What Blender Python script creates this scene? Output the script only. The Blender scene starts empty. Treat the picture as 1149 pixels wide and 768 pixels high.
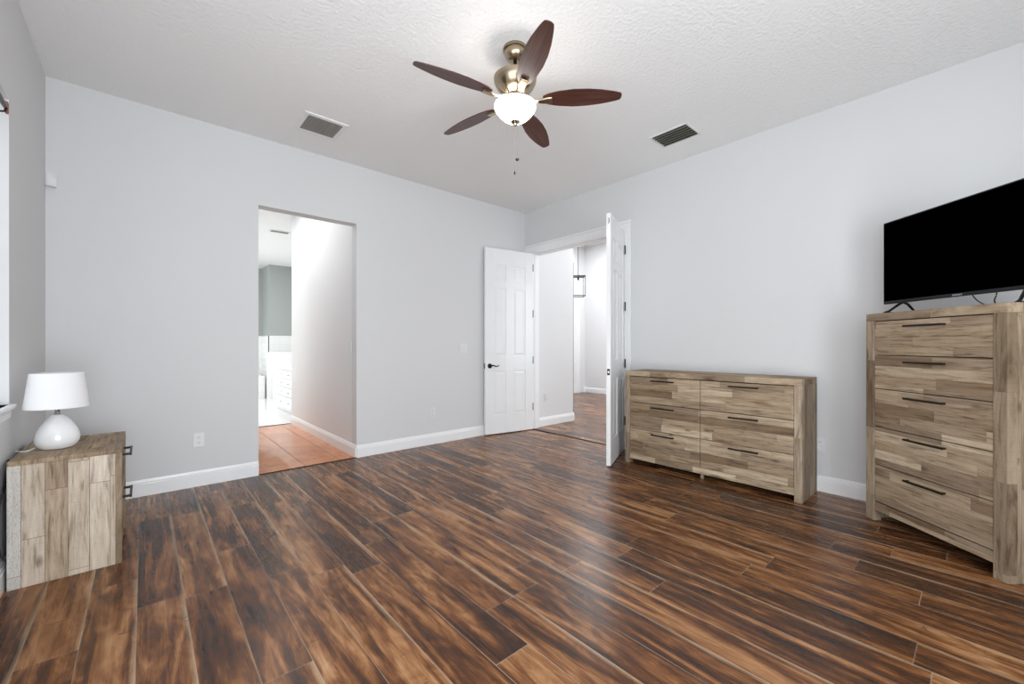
import bpy, bmesh, math, random
from mathutils import Vector, Matrix
S = bpy.context.scene
C = S.collection
random.seed(4)
PI = math.pi
# ------------------------------------------------------------ camera
F, CXP, HY, EYE = 467.5, 574.5, 388.0, 1.17
YAW = math.radians(41.4925)
cd = bpy.data.cameras.new('camera'); cam = bpy.data.objects.new('camera', cd); C.objects.link(cam)
cam.location = (0, 0, EYE); cam.rotation_euler = (PI/2, 0, -YAW)
cd.sensor_fit = 'HORIZONTAL'; cd.sensor_width = 36; cd.lens = 36*F/1149
cd.shift_y = (HY-384)/1149
cd.clip_start = 0.02; cd.clip_end = 100
S.camera = cam
# ------------------------------------------------------------ light and exposure
S.view_settings.view_transform = 'Standard'; S.view_settings.look = 'None'
S.view_settings.gamma = 1; S.view_settings.use_curve_mapping = False
S.view_settings.exposure = 0.34
W = bpy.data.worlds.new('World'); S.world = W; W.use_nodes = True
bg = W.node_tree.nodes['Background']; bg.inputs[0].default_value = (.93, .96, 1, 1); bg.inputs[1].default_value = 1.0

def area(name, loc, aim, sx, sy, power, col=(1, 1, 1)):
    l = bpy.data.lights.new(name, 'AREA'); l.shape = 'RECTANGLE'; l.size = sx; l.size_y = sy
    l.energy = power; l.color = col
    o = bpy.data.objects.new(name, l); C.objects.link(o); o.location = loc
    o.rotation_euler = Vector(aim).to_track_quat('-Z', 'Y').to_euler()
    return o
DAY = (.895, .952, 1)
area('daylight_rear_slider', (.65, -2.0, 1.2), (0, 1, .6), 2.1, 2.3, 118, DAY)
area('daylight_left_fill', (-.95, .1, 1.2), (1, 1.0, .7), 3.0, 2.3, 56, DAY)  # side fill through the opening added out of view in the left wall
area('daylight_left_window', (-.95, 2.7, 1.7), (1, 0, 0), 1.2, 1.8, 6, DAY)
area('daylight_bath_window', (-1.35, 9.6, 1.7), (1, 0, 0), 3.0, 1.6, 60, (.95, 1, .98))
area('bath_ceiling_lamp', (1.15, 5.7, 3.03), (0, 0, -1), .5, 1.8, 9)
area('bath_overhead_fill', (.6, 8.6, 3.03), (0, 0, -1), 1.6, 1.6, 50)  # unseen overhead fill, added to brighten the bathroom
area('hall_overhead_fill', (6.6, 3.6, 3.63), (0, 0, -1), 2.2, 2.2, 95, (.93, .97, 1))  # unseen fill under the hall ceiling, added to brighten the hall
area('hall_entry_fill', (7.2, 5.6, 3.63), (0, 0, -1), 1.0, 1.0, 26, (.95, .97, 1))  # second added fill, lifts the far end of the hall
area('hall_side_fill', (5.2, 1.25, 1.6), (-.15, 1, .1), 1.6, 1.6, 16, (.9, .96, 1))  # added fill inside the hall; its wall has no window

# ------------------------------------------------------------ dimensions
XW, YW, XL, YB, H = 4.077, 4.331, -.512, -1.6, 3.05
T = .13

# ------------------------------------------------------------ node helpers
class NT:
    def __init__(s, name):
        s.m = bpy.data.materials.new(name); s.m.use_nodes = True
        s.t = s.m.node_tree; s.b = s.t.nodes['Principled BSDF']
        s.co = None
    def n(s, typ, **kw):
        x = s.t.nodes.new(typ)
        for k, v in kw.items():
            if k == 'op': x.operation = v
            elif k.startswith('i_'): x.inputs[k[2:]].default_value = v
            else: setattr(x, k, v)
        return x
    def l(s, a, b): s.t.links.new(a, b)
    def math(s, op, a, b=None, c=None):
        x = s.n('ShaderNodeMath', op=op)
        for i, v in enumerate((a, b, c)):
            if v is None: continue
            if hasattr(v, 'links'): s.l(v, x.inputs[i])
            else: x.inputs[i].default_value = v
        return x.outputs[0]
    def xyz(s, kind='Object'):
        if s.co is None:
            t = s.n('ShaderNodeTexCoord'); sp = s.n('ShaderNodeSeparateXYZ')
            s.l(t.outputs[kind], sp.inputs[0]); s.co = (sp.outputs[0], sp.outputs[1], sp.outputs[2], t.outputs[kind])
        return s.co
    def comb(s, a, b, c=0.0):
        x = s.n('ShaderNodeCombineXYZ')
        for i, v in enumerate((a, b, c)):
            if hasattr(v, 'links'): s.l(v, x.inputs[i])
            else: x.inputs[i].default_value = v
        return x.outputs[0]
    def noise(s, vec, scale=1, detail=2, rough=.5, dist=0):
        x = s.n('ShaderNodeTexNoise'); s.l(vec, x.inputs['Vector'])
        x.inputs['Scale'].default_value = scale; x.inputs['Detail'].default_value = detail
        x.inputs['Roughness'].default_value = rough; x.inputs['Distortion'].default_value = dist
        return x.outputs[0]
    def white(s, vec):
        x = s.n('ShaderNodeTexWhiteNoise', noise_dimensions='3D'); s.l(vec, x.inputs['Vector']); return x.outputs['Value']
    def ramp(s, fac, stops, interp='LINEAR'):
        x = s.n('ShaderNodeValToRGB'); s.l(fac, x.inputs[0]); r = x.color_ramp; r.interpolation = interp
        while len(r.elements) < len(stops): r.elements.new(.5)
        for e, (p, c) in zip(r.elements, stops):
            e.position = p; e.color = (*c, 1) if len(c) == 3 else c
        return x.outputs[0]
    def mix(s, fac, a, b, mode='MIX'):
        x = s.n('ShaderNodeMix', data_type='RGBA', blend_type=mode)
        for k, v in ((0, fac), (6, a), (7, b)):
            if hasattr(v, 'links'): s.l(v, x.inputs[k])
            else: x.inputs[k].default_value = v if k == 0 else (*v, 1)
        return x.outputs[2]
    def bump(s, h, strength=.2, dist=.002):
        x = s.n('ShaderNodeBump'); s.l(h, x.inputs['Height']); x.inputs['Strength'].default_value = strength
        x.inputs['Distance'].default_value = dist; s.l(x.outputs[0], s.b.inputs['Normal'])
    def base(s, v):
        if hasattr(v, 'links'): s.l(v, s.b.inputs['Base Color'])
        else: s.b.inputs['Base Color'].default_value = (*v, 1)

def plain(name, col, rough=.5, metal=0, spec=.5, emit=None, es=0, noise=0, bs=300, alpha=1, coat=0):
    k = NT(name); k.base(col); k.b.inputs['Roughness'].default_value = rough; k.b.inputs['Metallic'].default_value = metal
    k.b.inputs['Specular IOR Level'].default_value = spec; k.b.inputs['Coat Weight'].default_value = coat
    if emit: k.b.inputs['Emission Color'].default_value = (*emit, 1); k.b.inputs['Emission Strength'].default_value = es
    if noise:
        k.bump(k.noise(k.xyz()[3], bs, 3), noise, .001)
    else:
        nz = k.noise(k.xyz()[3], 6, 2)
        k.base(k.mix(nz, tuple(c*.97 for c in col), tuple(min(1, c*1.02) for c in col)))
    k.b.inputs['Alpha'].default_value = alpha
    return k.m

def paint(name, col, rough=.55, strength=.25, scale=140, detail=3, lev=.3, dist=.002):
    k = NT(name); v = k.xyz()[3]
    nz = k.noise(v, 1.3, 2)
    k.base(k.mix(nz, tuple(c*.985 for c in col), tuple(min(1, c*1.01) for c in col)))
    k.b.inputs['Roughness'].default_value = rough; k.b.inputs['Specular IOR Level'].default_value = lev
    k.bump(k.noise(v, scale, detail), strength, dist)
    return k.m

def plank_floor(name, along='y', x0=.307, pw=.1645, pl=1.22):
    k = NT(name); x, y, z, v = k.xyz()
    u, w = (y, x) if along == 'y' else (x, y)
    wr = k.math('DIVIDE', k.math('SUBTRACT', w, x0), pw)
    row = k.math('FLOOR', wr); fr = k.math('FRACT', wr)
    off = k.math('MULTIPLY', k.white(k.comb(row, 3.3)), 5.0)
    ur = k.math('ADD', k.math('DIVIDE', u, pl), off)
    col = k.math('FLOOR', ur); fu = k.math('FRACT', ur)
    rnd = k.white(k.comb(row, col, 1.7)); rnd2 = k.white(k.comb(row, col, 9.1))
    # grain drawn out along the plank
    sh = k.math('MULTIPLY', rnd, 40.0)
    gv = k.comb(k.math('MULTIPLY', u, 1.1), k.math('MULTIPLY', w, 9.0), sh)
    g1 = k.noise(gv, 1.25, 4, .55, 1.3)
    gv2 = k.comb(k.math('MULTIPLY', u, 2.2), k.math('MULTIPLY', w, 55.0), sh)
    g2 = k.noise(gv2, 1.0, 4, .6, .6)
    gv3 = k.comb(k.math('MULTIPLY', u, 2.8), k.math('MULTIPLY', w, 7.0), sh)
    g3 = k.noise(gv3, 1.5, 3, .6, 2.2)
    f = k.math('ADD', k.math('MULTIPLY', g1, .665), k.math('MULTIPLY', g2, .15))
    f = k.math('ADD', f, k.math('MULTIPLY', g3, .25))
    f = k.math('ADD', f, .025)
    f = k.math('ADD', f, k.math('MULTIPLY', k.math('SUBTRACT', rnd2, .5), .11))
    c = k.ramp(f, [(.36, (.022, .013, .0095)), (.46, (.047, .0225, .0135)), (.54, (.095, .036, .015)),
                   (.61, (.20, .080, .028)), (.70, (.36, .175, .075)), (.82, (.48, .30, .17))])
    # pale sapwood along one edge of some planks
    wob = k.math('MULTIPLY', k.math('SUBTRACT', k.noise(k.comb(k.math('MULTIPLY', u, 2.0), sh), 1, 2), .5), .35)
    edge = k.math('SUBTRACT', k.math('ADD', fr, wob), .90)
    e = k.n('ShaderNodeMapRange'); k.l(edge, e.inputs[0]); e.inputs[1].default_value = 0; e.inputs[2].default_value = .1
    sap = k.math('MULTIPLY', e.outputs[0], k.math('GREATER_THAN', rnd, .35))
    sap = k.math('MULTIPLY', sap, k.math('ADD', .25, g2))
    c = k.mix(k.math('MULTIPLY', sap, .95), c, (.42, .285, .175))
    # short scrape marks across the grain
    sc = k.noise(k.comb(k.math('MULTIPLY', u, 60.0), k.math('MULTIPLY', w, 9.0), sh), 1, 1)
    cl = k.noise(k.comb(u, k.math('MULTIPLY', w, 3.0), sh), 2.2, 1)
    scm = k.math('MULTIPLY', k.math('GREATER_THAN', sc, .70), k.math('GREATER_THAN', cl, .62))
    c = k.mix(k.math('MULTIPLY', scm, .6), c, (.03, .018, .012))
    # highlight on the bevelled joints, painted as a pale line
    d1 = k.math('MINIMUM', fr, k.math('SUBTRACT', 1.0, fr)); d1 = k.math('MULTIPLY', d1, pw)
    d2 = k.math('MINIMUM', fu, k.math('SUBTRACT', 1.0, fu)); d2 = k.math('MULTIPLY', d2, pl)
    d = k.math('MINIMUM', d1, d2)
    jl = k.n('ShaderNodeMapRange'); k.l(d, jl.inputs[0]); jl.inputs[1].default_value = .0008; jl.inputs[2].default_value = .0024
    jl.inputs[3].default_value = 1; jl.inputs[4].default_value = 0
    brk = k.noise(k.comb(k.math('MULTIPLY', u, 3.0), row), 1, 2)
    jf = k.math('MULTIPLY', jl.outputs[0], k.math('MULTIPLY', k.math('SUBTRACT', brk, .2), 1.5))
    c = k.mix(jf, c, (.44, .34, .25))
    k.base(c)
    r = k.n('ShaderNodeMapRange'); k.l(g2, r.inputs[0]); r.inputs[3].default_value = .2; r.inputs[4].default_value = .34
    k.l(r.outputs[0], k.b.inputs['Roughness'])
    k.b.inputs['Specular IOR Level'].default_value = .28
    hh = k.math('SUBTRACT', k.math('MULTIPLY', g2, .5), jl.outputs[0])
    k.bump(hh, .12, .002)
    return k.m

def weathered(name, long='x', across='z', bl=.33, bw=.055, ph=0.0, pal=None, seed=1.0, gap=.35, crackle=None):
    """boards of reclaimed wood; long = axis of the grain"""
    k = NT(name); x, y, z, v = k.xyz(); ax = dict(x=x, y=y, z=z)
    u, w = ax[long], ax[across]
    third = [ax[q] for q in 'xyz' if q not in (long, across)][0]
    wr = k.math('ADD', k.math('DIVIDE', w, bw), ph)
    row = k.math('FLOOR', wr); fr = k.math('FRACT', wr)
    off = k.math('MULTIPLY', k.white(k.comb(row, seed)), 7.0)
    ur = k.math('ADD', k.math('DIVIDE', u, bl), off)
    col = k.math('FLOOR', ur); fu = k.math('FRACT', ur)
    rnd = k.white(k.comb(row, col, seed))
    c = k.ramp(rnd, pal or [(0, (.17, .112, .070)), (.2, (.31, .225, .145)), (.4, (.42, .325, .225)), (.6, (.235, .172, .120)), (.8, (.36, .275, .185)), (1, (.54, .44, .32))])
    sh = k.math('MULTIPLY', rnd, 30.0)
    tw = k.math('MULTIPLY', third, 14.0)
    g = k.noise(k.comb(k.math('MULTIPLY', u, 5.0), k.math('MULTIPLY', w, 70.0), k.math('ADD', sh, tw)), 1, 5, .62, .5)
    g2 = k.noise(k.comb(k.math('MULTIPLY', u, 3.5), k.math('MULTIPLY', w, 26.0), k.math('ADD', sh, tw)), 1, 4, .6, .5)
    c = k.mix(1.0, c, k.ramp(g, [(.30, (.42, .37, .33)), (.45, (.95, .94, .92)), (.72, (1.25, 1.25, 1.25))]), 'MULTIPLY')
    c = k.mix(1.0, c, k.ramp(g2, [(.3, (.62, .56, .50)), (.46, (.96, .95, .94)), (.7, (1.15, 1.17, 1.2))]), 'MULTIPLY')
    saw = k.noise(k.comb(k.math('MULTIPLY', u, 160.0), k.math('MULTIPLY', w, 14.0), sh), 1, 3, .7)
    c = k.mix(1.0, c, k.ramp(saw, [(.33, (.90, .89, .88)), (.45, (1, 1, 1))]), 'MULTIPLY')
    # knots
    vo = k.n('ShaderNodeTexVoronoi'); k.l(k.comb(k.math('MULTIPLY', u, 5.0), k.math('MULTIPLY', w, 11.0), k.math('MULTIPLY', rnd, 9.0)), vo.inputs['Vector'])
    vo.inputs['Scale'].default_value = 1
    kn = k.n('ShaderNodeMapRange'); k.l(vo.outputs[0], kn.inputs[0]); kn.inputs[1].default_value = .05; kn.inputs[2].default_value = .20
    kn.inputs[3].default_value = .75; kn.inputs[4].default_value = 0
    kk = k.math('MULTIPLY', kn.outputs[0], k.math('GREATER_THAN', k.white(k.comb(row, col, 4.4)), .5))
    c = k.mix(kk, c, (.11, .07, .045))
    if crackle:
        cm_ = k.math('MULTIPLY', k.math('GREATER_THAN', w, crackle[0]), 1.0)
        c = k.mix(k.math('MULTIPLY', cm_, .7), c, (.60, .585, .56))
        cr = k.noise(k.comb(k.math('MULTIPLY', u, 70.0), k.math('MULTIPLY', w, 200.0), sh), 1, 6, .8)
        c = k.mix(k.math('MULTIPLY', k.math('MULTIPLY', k.math('GREATER_THAN', cr, .56), .55), cm_), c, (.22, .20, .19))
    d = k.math('MINIMUM', k.math('MULTIPLY', k.math('MINIMUM', fr, k.math('SUBTRACT', 1.0, fr)), bw),
               k.math('MULTIPLY', k.math('MINIMUM', fu, k.math('SUBTRACT', 1.0, fu)), bl))
    gl = k.n('ShaderNodeMapRange'); k.l(d, gl.inputs[0]); gl.inputs[1].default_value = .0006; gl.inputs[2].default_value = .0016
    gl.inputs[3].default_value = gap; gl.inputs[4].default_value = 0
    c = k.mix(gl.outputs[0], c, (.09, .06, .045))
    k.base(c); k.b.inputs['Roughness'].default_value = .62; k.b.inputs['Specular IOR Level'].default_value = .25
    k.bump(g, .25, .001)
    return k.m

def tiles(name, col, grout, size, ax=('x', 'y'), rough=.15, off=(0, 0), grow=.004, var=.12, mottled=None):
    k = NT(name); x, y, z, v = k.xyz(); a = dict(x=x, y=y, z=z)
    su, sv = size if isinstance(size, tuple) else (size, size)
    u = k.math('ADD', k.math('DIVIDE', a[ax[0]], su), off[0]); w = k.math('ADD', k.math('DIVIDE', a[ax[1]], sv), off[1])
    fu, fw = k.math('FRACT', u), k.math('FRACT', w)
    rnd = k.white(k.comb(k.math('FLOOR', u), k.math('FLOOR', w), 1.0))
    c = k.mix(rnd, tuple(q*(1-var) for q in col), tuple(min(1, q*(1+var)) for q in col))
    if mottled:
        c = k.mix(k.ramp(k.noise(v, 5, 5, .65, 1.0), [(.4, (0, 0, 0)), (.62, (1, 1, 1))]), c, mottled)
    d = k.math('MINIMUM', k.math('MULTIPLY', k.math('MINIMUM', fu, k.math('SUBTRACT', 1.0, fu)), su),
               k.math('MULTIPLY', k.math('MINIMUM', fw, k.math('SUBTRACT', 1.0, fw)), sv))
    g = k.math('LESS_THAN', d, grow)
    k.base(k.mix(g, c, grout))
    k.l(k.math('ADD', rough, k.math('MULTIPLY', g, .4)), k.b.inputs['Roughness'])
    k.b.inputs['Specular IOR Level'].default_value = .4
    k.bump(k.math('SUBTRACT', 0.0, g), .3, .001)
    return k.m

M = {}
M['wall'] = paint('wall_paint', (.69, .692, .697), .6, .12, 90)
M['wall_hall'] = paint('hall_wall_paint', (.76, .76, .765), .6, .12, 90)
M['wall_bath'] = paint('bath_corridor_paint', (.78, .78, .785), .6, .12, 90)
M['ceiling'] = paint('ceiling_texture_paint', (.875, .875, .87), .8, 1.0, 42, 5, .15, .006)
M['ceil_white'] = paint('white_ceiling_paint', (.80, .80, .80), .8, .4, 45)
M['trim'] = plain('white_trim_gloss', (.88, .885, .89), .25)
M['door'] = plain('white_door_gloss', (.85, .855, .86), .16)
M['sage'] = paint('sage_wall_paint', (.36, .38, .37), .6, .12, 90)
M['floor'] = plank_floor('walnut_plank_floor')
M['floor_hall'] = plank_floor('hall_plank_floor', 'y', .1, .1645, 1.22)
M['terra'] = tiles('terracotta_tile', (.56, .185, .06), (.26, .12, .06), .33, rough=.06, off=(.42, .12), grow=.005, mottled=(.70, .27, .10))
M['btile'] = tiles('white_floor_tile', (.78, .78, .77), (.62, .62, .60), .33, rough=.12, var=.02)
M['wtile'] = tiles('white_wall_tile', (.80, .81, .80), (.70, .71, .70), (.2, .15), ('x', 'z'), rough=.12, var=.02)
M['bronze'] = plain('oil_rubbed_bronze', (.022, .017, .014), .35, .85)
M['pull'] = plain('dark_bronze_pull', (.030, .022, .017), .42, .7)
M['brass'] = plain('antique_brass', (.42, .34, .24), .24, 1)
M['brassd'] = plain('dark_antique_brass', (.10, .08, .055), .3, 1)
M['glow'] = plain('lit_frosted_glass', (.95, .9, .82), .3, emit=(1, .94, .88), es=12.5)
M['plate'] = plain('wall_toned_plastic', (.74, .74, .745), .4)
M['plastic'] = plain('white_plastic', (.80, .80, .80), .35)
M['slot'] = plain('dark_slot', (.03, .03, .03), .6)
M['mesh'] = plain('grey_filter', (.13, .12, .11), .8)
M['ventd'] = plain('duct_dark', (.05, .05, .042), .7)
M['louver'] = plain('louver_metal', (.42, .42, .38), .45)
M['louver_shaded'] = plain('shaded_louver_metal', (.38, .38, .32), .5)
M['gridm'] = plain('grey_grid', (.30, .28, .26), .6)
M['shade'] = plain('white_lamp_fabric', (.86, .86, .87), .9, noise=.15, bs=600)
M['ceramic'] = plain('white_glazed_ceramic', (.84, .84, .85), .08, coat=.5)
M['chrome'] = plain('chrome', (.6, .6, .6), .12, 1)
M['screen'] = plain('black_screen', (.0002, .0002, .0002), .5, spec=.0)
M['bezel'] = plain('black_bezel', (.012, .012, .013), .4, spec=.3)
M['blackp'] = plain('black_plastic', (.008, .008, .008), .4, spec=.3)
M['silver'] = plain('silver_mark', (.45, .45, .45), .4, .3)
M['cable'] = plain('black_cable', (.01, .01, .01), .5)
M['inside'] = plain('dark_case_interior', (.02, .015, .011), .9)
M['grey'] = plain('grey_metal_rod', (.16, .165, .16), .4, .6)
M['redwood'] = plain('red_wood_bracket', (.30, .05, .02), .4)
M['blind'] = plain('white_blind_slat', (.86, .86, .86), .5)
M['counter'] = plain('white_counter', (.86, .86, .85), .1)
M['cabinet'] = plain('white_cabinet_paint', (.82, .82, .82), .2)
M['bulb'] = plain('lit_bulb_glass', (1, .85, .75), .3, emit=(1, .78, .62), es=6)
M['black_metal'] = plain('black_lantern_metal', (.02, .019, .018), .4, .6)
k = NT('clear_lantern_glass'); k.base((1, 1, 1)); k.b.inputs['Roughness'].default_value = .02; k.b.inputs['Transmission Weight'].default_value = 1
k.b.inputs['IOR'].default_value = 1.08; k.bump(k.noise(k.xyz()[3], 40, 1), .02, .001); M['glass'] = k.m

def blade_mat():
    k = NT('walnut_blade'); x, y, z, v = k.xyz()
    g = k.noise(k.comb(k.math('MULTIPLY', x, 3.0), k.math('MULTIPLY', y, 60.0), k.math('MULTIPLY', z, 5.0)), 1, 4, .6, .6)
    k.base(k.ramp(g, [(.3, (.030, .011, .008)), (.5, (.068, .023, .016)), (.7, (.115, .046, .031))]))
    k.b.inputs['Roughness'].default_value = .36
    return k.m
M['blade'] = blade_mat()

# ------------------------------------------------------------ mesh helpers
def box(bm, x0, x1, y0, y1, z0, z1, mi=0):
    vs = [bm.verts.new((x, y, z)) for x in (x0, x1) for y in (y0, y1) for z in (z0, z1)]
    for f in ((0, 1, 3, 2), (4, 6, 7, 5), (0, 4, 5, 1), (2, 3, 7, 6), (0, 2, 6, 4), (1, 5, 7, 3)):
        q = bm.faces.new([vs[i] for i in f]); q.material_index = mi
def lathe(bm, prof, seg=40, c=(0, 0), cap=True):
    rings = []
    q = []
    for i, p in enumerate(prof):
        q.append(p)
        if 0 < i < len(prof)-1:                          # a crease: double the ring so the shading breaks there
            a = Vector((p[0]-prof[i-1][0], p[1]-prof[i-1][1])); b = Vector((prof[i+1][0]-p[0], prof[i+1][1]-p[1]))
            if a.length > 1e-6 and b.length > 1e-6 and a.angle(b) > .6: q.append(None); q.append(p)
    prof = q
    for rz_ in prof:
        if rz_ is None: rings.append(None); continue
        r, z = rz_
        rings.append([bm.verts.new((c[0]+r*math.cos(2*PI*i/seg), c[1]+r*math.sin(2*PI*i/seg), z)) for i in range(seg)])
    for a, b in zip(rings, rings[1:]):
        if a is None or b is None: continue
        for i in range(seg):
            f = bm.faces.new((a[i], a[(i+1) % seg], b[(i+1) % seg], b[i])); f.smooth = True
    if cap:
        bm.faces.new(rings[0][::-1]); bm.faces.new(rings[-1])
def tube(bm, pts, r, seg=10):
    pts = [Vector(p) for p in pts]; rings = []
    up = Vector((0, 0, 1))
    for i, p in enumerate(pts):
        d = (pts[min(i+1, len(pts)-1)]-pts[max(i-1, 0)]).normalized()
        a = d.cross(up if abs(d.z) < .95 else Vector((1, 0, 0))).normalized(); b = d.cross(a)
        rr = r[i] if isinstance(r, (list, tuple)) else r
        rings.append([bm.verts.new(p+(a*math.cos(2*PI*j/seg)+b*math.sin(2*PI*j/seg))*rr) for j in range(seg)])
    for A, B in zip(rings, rings[1:]):
        for j in range(seg):
            f = bm.faces.new((A[j], A[(j+1) % seg], B[(j+1) % seg], B[j])); f.smooth = True
    bm.faces.new(rings[0][::-1]); bm.faces.new(rings[-1])
def bez(pts, n=24):
    """Catmull-Rom through the points"""
    P = [Vector(p) for p in pts]; P = [P[0]*2-P[1]]+P+[P[-1]*2-P[-2]]; out = []
    for i in range(1, len(P)-2):
        for j in range(n):
            t = j/n; a, b, c, d = P[i-1:i+3]
            out.append(.5*((2*b)+(c-a)*t+(2*a-5*b+4*c-d)*t*t+(3*b-a-3*c+d)*t**3))
    out.append(P[-2]); return out
def obj(name, bm, mat, parent=None, bevel=0, loc=None, rot=None):
    bmesh.ops.recalc_face_normals(bm, faces=bm.faces[:])
    me = bpy.data.meshes.new(name); bm.to_mesh(me); bm.free()
    for m in (mat if isinstance(mat, list) else [mat]): me.materials.append(m)
    o = bpy.data.objects.new(name, me); C.objects.link(o)
    if parent: o.parent = parent
    if loc: o.location = loc
    if rot: o.rotation_euler = rot
    if bevel:
        b = o.modifiers.new('bevel', 'BEVEL'); b.width = bevel; b.segments = 2; b.limit_method = 'ANGLE'; b.harden_normals = False
    return o
def bx(name, x0, x1, y0, y1, z0, z1, mat, parent=None, bevel=0):
    bm = bmesh.new(); box(bm, x0, x1, y0, y1, z0, z1); return obj(name, bm, mat, parent, bevel)
def struct(o, label=None):
    o['kind'] = 'structure'
    if label: o['label'] = label
    return o
def thing(name, label, cat, loc=(0, 0, 0), rotz=0, group=None):
    o = bpy.data.objects.new(name, None); C.objects.link(o); o.location = loc; o.rotation_euler = (0, 0, rotz)
    o.empty_display_size = .1
    o['label'] = label; o['category'] = cat
    if group: o['group'] = group
    return o
def tag(o, label, cat, group=None):
    o['label'] = label; o['category'] = cat
    if group: o['group'] = group
    return o
def walls(name, boxes, mat, label=None):
    bm = bmesh.new()
    for b in boxes: box(bm, *b)
    return struct(obj(name, bm, mat), label)
def base_strip(name, segs, mat):
    """segs: (x0,y0,x1,y1,nx,ny): run along the wall, n points into the room"""
    prof = [(0, 0), (.015, 0), (.015, .092), (.011, .097), (.011, .108), (.007, .112), (.005, .124), (0, .127)]
    bm = bmesh.new()
    for x0, y0, x1, y1, nx, ny in segs:
        A = [bm.verts.new((x0+nx*a, y0+ny*a, z)) for a, z in prof]; B = [bm.verts.new((x1+nx*a, y1+ny*a, z)) for a, z in prof]
        for i in range(len(prof)-1): bm.faces.new((A[i], A[i+1], B[i+1], B[i]))
        bm.faces.new(A); bm.faces.new(B[::-1])
    return struct(obj(name, bm, mat))

# ------------------------------------------------------------ large structure
walls('floor', [(XL-.2, XW, YB-.15, YW, -.1, 0)], M['floor'])
walls('floor_hall', [(XW+.012, 8.6, 1.0, 6.9, -.1, 0)], M['floor_hall'])
walls('floor_bath_corridor', [(.5, 1.9, YW+.008, 6.87, -.1, 0)], M['terra'])
walls('floor_bath', [(-1.2, 2.9, 6.878, 12.0, -.1, 0)], M['btile'])
walls('ceiling', [(XL-.2, XW+T, YB-.15, YW+T, H, H+.1)], M['ceiling'])
walls('ceiling_bath', [(-1.2, 2.9, YW+T, 12.0, H, H+.1)], M['ceil_white'])
walls('ceiling_hall', [(XW+T, 8.6, 1.0, 6.9, 3.66, 3.76)], M['ceil_white'])
OX0, OX1, OH = .777, 1.665, 2.44        # bathroom opening in the back wall
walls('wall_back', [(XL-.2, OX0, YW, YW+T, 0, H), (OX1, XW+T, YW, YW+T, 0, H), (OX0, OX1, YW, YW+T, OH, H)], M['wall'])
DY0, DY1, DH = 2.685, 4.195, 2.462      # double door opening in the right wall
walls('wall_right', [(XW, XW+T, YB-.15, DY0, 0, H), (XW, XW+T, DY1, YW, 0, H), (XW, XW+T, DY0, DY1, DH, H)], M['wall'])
WY0, WY1, WZ0, WZ1 = 2.1, 3.28, .87, 2.42
GY0, GY1, GH = -1.3, 1.6, 2.4  # left wall: window above, here an unseen opening added for side light
walls('wall_left', [(XL-.2, XL, YB-.15, GY0, 0, H), (XL-.2, XL, GY0, GY1, GH, H), (XL-.2, XL, GY1, WY0, 0, H), (XL-.2, XL, WY1, YW, 0, H), (XL-.2, XL, WY0, WY1, 0, WZ0), (XL-.2, XL, WY0, WY1, WZ1, H)], M['wall'])
SX0, SX1, SH = -.4, 1.7, 2.4             # glazed slider in the rear wall, behind the camera
walls('wall_rear', [(XL, SX0, YB-.15, YB, 0, H), (SX1, XW, YB-.15, YB, 0, H), (SX0, SX1, YB-.15, YB, SH, H)], M['wall'])
# bathroom corridor and bathroom
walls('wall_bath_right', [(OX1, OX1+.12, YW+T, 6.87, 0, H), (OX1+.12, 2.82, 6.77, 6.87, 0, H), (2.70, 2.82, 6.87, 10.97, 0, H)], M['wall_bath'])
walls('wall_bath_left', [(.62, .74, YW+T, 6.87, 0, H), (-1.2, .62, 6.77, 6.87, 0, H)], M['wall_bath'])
walls('wall_bath_side', [(-1.3, -1.2, 6.77, 8.2, 0, H), (-1.3, -1.2, 11.1, 11.85, 0, H), (-1.3, -1.2, 8.2, 11.1, 0, .9), (-1.3, -1.2, 8.2, 11.1, 2.5, H)], M['sage'])
walls('wall_bath_far', [(-1.2, 2.18, 11.72, 11.85, 0, H), (2.18, 2.82, 10.97, 11.85, 0, H)], M['sage'])
walls('wall_bath_tile', [(-1.2, 2.165, 11.705, 11.72, 0, 1.4), (2.165, 2.18, 10.955, 11.72, 0, 1.4), (2.165, 2.70, 10.955, 10.97, 0, 1.4)], M['wtile'])
walls('wall_bath_half', [(2.02, 2.62, 10.28, 10.40, 0, 1.03)], M['cabinet'])
# hall
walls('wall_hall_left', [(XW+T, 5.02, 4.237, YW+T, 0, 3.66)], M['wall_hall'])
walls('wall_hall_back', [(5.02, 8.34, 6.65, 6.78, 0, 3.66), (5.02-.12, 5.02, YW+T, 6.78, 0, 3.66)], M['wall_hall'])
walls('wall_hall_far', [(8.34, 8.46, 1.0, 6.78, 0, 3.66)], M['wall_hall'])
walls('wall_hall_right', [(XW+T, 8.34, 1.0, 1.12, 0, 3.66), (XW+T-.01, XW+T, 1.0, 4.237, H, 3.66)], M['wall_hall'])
# baseboards
base_strip('baseboard_back', [(XL, YW, OX0, YW, 0, -1), (OX1, YW, XW, YW, 0, -1)], M['trim'])
base_strip('baseboard_left', [(XL, YB, XL, GY0, 1, 0), (XL, GY1, XL, YW-.016, 1, 0)], M['trim'])
base_strip('baseboard_right', [(XW, YB, XW, 2.604, -1, 0)], M['trim'])
base_strip('baseboard_rear', [(XL+.016, YB, SX0, YB, 0, 1), (SX1, YB, XW-.016, YB, 0, 1)], M['trim'])
base_strip('baseboard_bath', [(OX1, YW, OX1, 6.87, -1, 0), (.74, YW+T, .74, 6.87, 1, 0)], M['trim'])
base_strip('baseboard_hall', [(XW+T, 4.237, 5.035, 4.237, 0, -1), (8.34, 1.12, 8.34, 6.65, -1, 0), (8.30, 6.65, 8.34, 6.65, 0, -1), (5.035, 4.237, 5.035, YW+T, 0, 0)][:3], M['trim'])
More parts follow.
